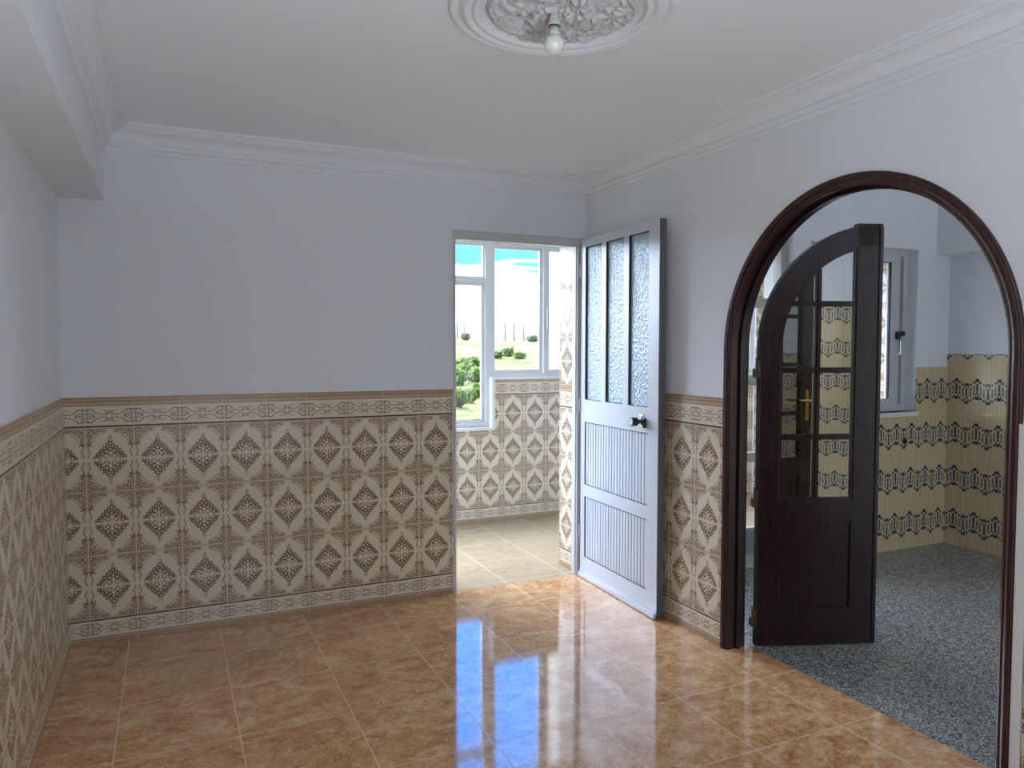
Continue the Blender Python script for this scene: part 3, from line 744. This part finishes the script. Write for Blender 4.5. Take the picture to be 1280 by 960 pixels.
# neighbouring white block, turned away from the house
WHITE = plain('sunlit_white_render', (.82, .82, .80), .8, .02, .3)
nb = empty('building', (12.9, 20, -14), label='tall white neighbouring building behind right sliding sash', cat='building')
u1 = Vector((1, -.42, 0)).normalized(); u2 = Vector((.56, 1, 0)).normalized()
def prism4(bm, a0, a1, b0, b1, z0, z1):
    v = [bm.verts.new(u1 * a + u2 * b + Vector((0, 0, z))) for z in (z0, z1) for a, b in ((a0, b0), (a1, b0), (a1, b1), (a0, b1))]
    for q in ((3, 2, 1, 0), (4, 5, 6, 7), (0, 1, 5, 4), (1, 2, 6, 5), (2, 3, 7, 6), (3, 0, 4, 7)): bm.faces.new([v[i] for i in q])
bm = bmesh.new(); prism4(bm, 0, 11, 0, 7, 0, 36); obj('block', bm, WHITE, nb)
bm = bmesh.new(); prism4(bm, -.0, 11.1, -.1, 7.1, 36, 36.6); obj('parapet', bm, STONE, nb)
for zf in range(3, 34, 3):
    for a in (4.5, 7.5):
        bm = bmesh.new(); prism4(bm, a, a + 1.3, -.03, .05, zf, zf + 1.3); obj('window', bm, GASK, nb)

# ------------------------------------------------------------------ daylight
wd = bpy.data.worlds.new('World'); scn.world = wd; wd.use_nodes = True; nt = wd.node_tree
class WT(Mat):
    def __init__(s): s.t = nt; s.n = nt.nodes; s.l = nt.links
w = WT(); bg = nt.nodes['Background']
tc = w.node('TexCoord'); dv = tc.outputs['Generated']
sx = w.node('SeparateXYZ'); w.l.new(dv, sx.inputs[0]); z = S(nt, sx.outputs[2])
el = z.m('ARCSINE') * (180 / PI)
skyc = w.ramp((el / 60.0).m('ADD', 0.0, clamp=True), (0, (.30, .39, .41)), (.10, (.085, .29, .46)), (.28, (.05, .55, 1.95)), (.56, (.1, .75, 2.3)), (.70, (4.4, 4.6, 4.9)), (1, (4.6, 4.7, 4.9)))  # high part set far brighter than the blue band, added to light the balcony
cn = w.noise(w.scale(dv, (3, 3, 22)), 2.1, 5, .55)
cm = (cn * 5.0 - el + 4.0).step(-.25, .25) * el.step(.9, 2.6)
streak = (w.noise(w.scale(dv, (4, 4, 60)), 2.6, 3) * 1.0).step(.62, .72) * el.step(6, 4)
cm = cm * (1 - streak * .5)
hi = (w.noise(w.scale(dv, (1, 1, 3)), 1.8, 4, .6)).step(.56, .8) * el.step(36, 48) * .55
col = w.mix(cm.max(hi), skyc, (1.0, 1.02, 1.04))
lo = w.mix(el.step(-14, 0), (.5, .45, .34), (.45, .43, .36))
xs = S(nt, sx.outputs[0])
side = xs.step(.12, -.12).max(xs.step(.58, .72)) * el.step(-1, 4)  # unseen sky to either side, brightened to light door and rooms
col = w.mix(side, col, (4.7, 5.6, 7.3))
# the side behind the house: glow low down, added to brighten the ceiling
col = w.mix(el.step(-.5, .0), lo, col)
y_ = S(nt, sx.outputs[1])
back = y_.step(-.05, -.35)
col = w.mix(back, col, w.mix(el.step(-24, -15), (2.3, 2.5, 2.75), w.mix(el.step(-2, 10), (.28, .31, .34), (.34, .42, .54))))
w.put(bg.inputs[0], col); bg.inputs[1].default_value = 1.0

sun = bpy.data.lights.new('sun', 'SUN'); sun.energy = 1.1; sun.angle = math.radians(.6); sun.color = (1, .95, .85)
so = bpy.data.objects.new('sun', sun); COL.objects.link(so)
so.rotation_euler = Vector((.80, .16, -.62)).to_track_quat('-Z', 'Y').to_euler()

def portal(c, sx_, sy_, rx):
    L = bpy.data.lights.new('window_portal', 'AREA'); L.shape = 'RECTANGLE'; L.size = sx_; L.size_y = sy_; L.cycles.is_portal = True
    p = bpy.data.objects.new('window_portal', L); COL.objects.link(p); p.location = c; p.rotation_euler = (rx, 0, 0)
portal(((BX0 + XM) / 2, BY1 + .12, (Z1 + ZWT) / 2), XM - BX0, ZWT - Z1, -PI / 2)
portal(((5.55 + XM) / 2, BY1 + .12, (Z2 + ZWT) / 2), 5.55 - XM, ZWT - Z2, -PI / 2)
portal(((RX0 + RX1) / 2, REAR - .25, (RZ0 + RZ1) / 2), RX1 - RX0, RZ1 - RZ0, PI / 2)
portal(((FX0 + FX1) / 2, KY1 - .15, (FZ0 + FZ1) / 2), FX1 - FX0, FZ1 - FZ0, PI / 2)

portal(((GX2 + GX3) / 2, KY1 - .15, (GZ2 + GZ3) / 2), GX3 - GX2, GZ3 - GZ2, PI / 2)

# ------------------------------------------------------------------ camera
yaw, pit, rol = .4321, -.0456, .0006
fw = Vector((math.sin(yaw) * math.cos(pit), math.cos(yaw) * math.cos(pit), math.sin(pit)))
rt = Vector((math.cos(yaw), -math.sin(yaw), 0)); up = rt.cross(fw)
r_ = rt * math.cos(rol) + up * math.sin(rol); u_ = -rt * math.sin(rol) + up * math.cos(rol)
cam = bpy.data.cameras.new('camera'); cam.sensor_width = 36; cam.lens = 931.37 / 1280 * 36; cam.clip_start = .05; cam.clip_end = 2000
co = bpy.data.objects.new('camera', cam); COL.objects.link(co)
M = Matrix((r_, u_, -fw)).transposed().to_4x4(); M.translation = CAM
co.matrix_world = M
scn.camera = co
scn.view_settings.view_transform = 'Standard'; scn.view_settings.look = 'None'; scn.view_settings.gamma = 1
scn.view_settings.use_curve_mapping = False; scn.view_settings.exposure = 1.98
scn.cycles.max_bounces = 10; scn.cycles.diffuse_bounces = 6; scn.cycles.glossy_bounces = 5; scn.cycles.transparent_max_bounces = 16
scn.cycles.sample_clamp_indirect = 6
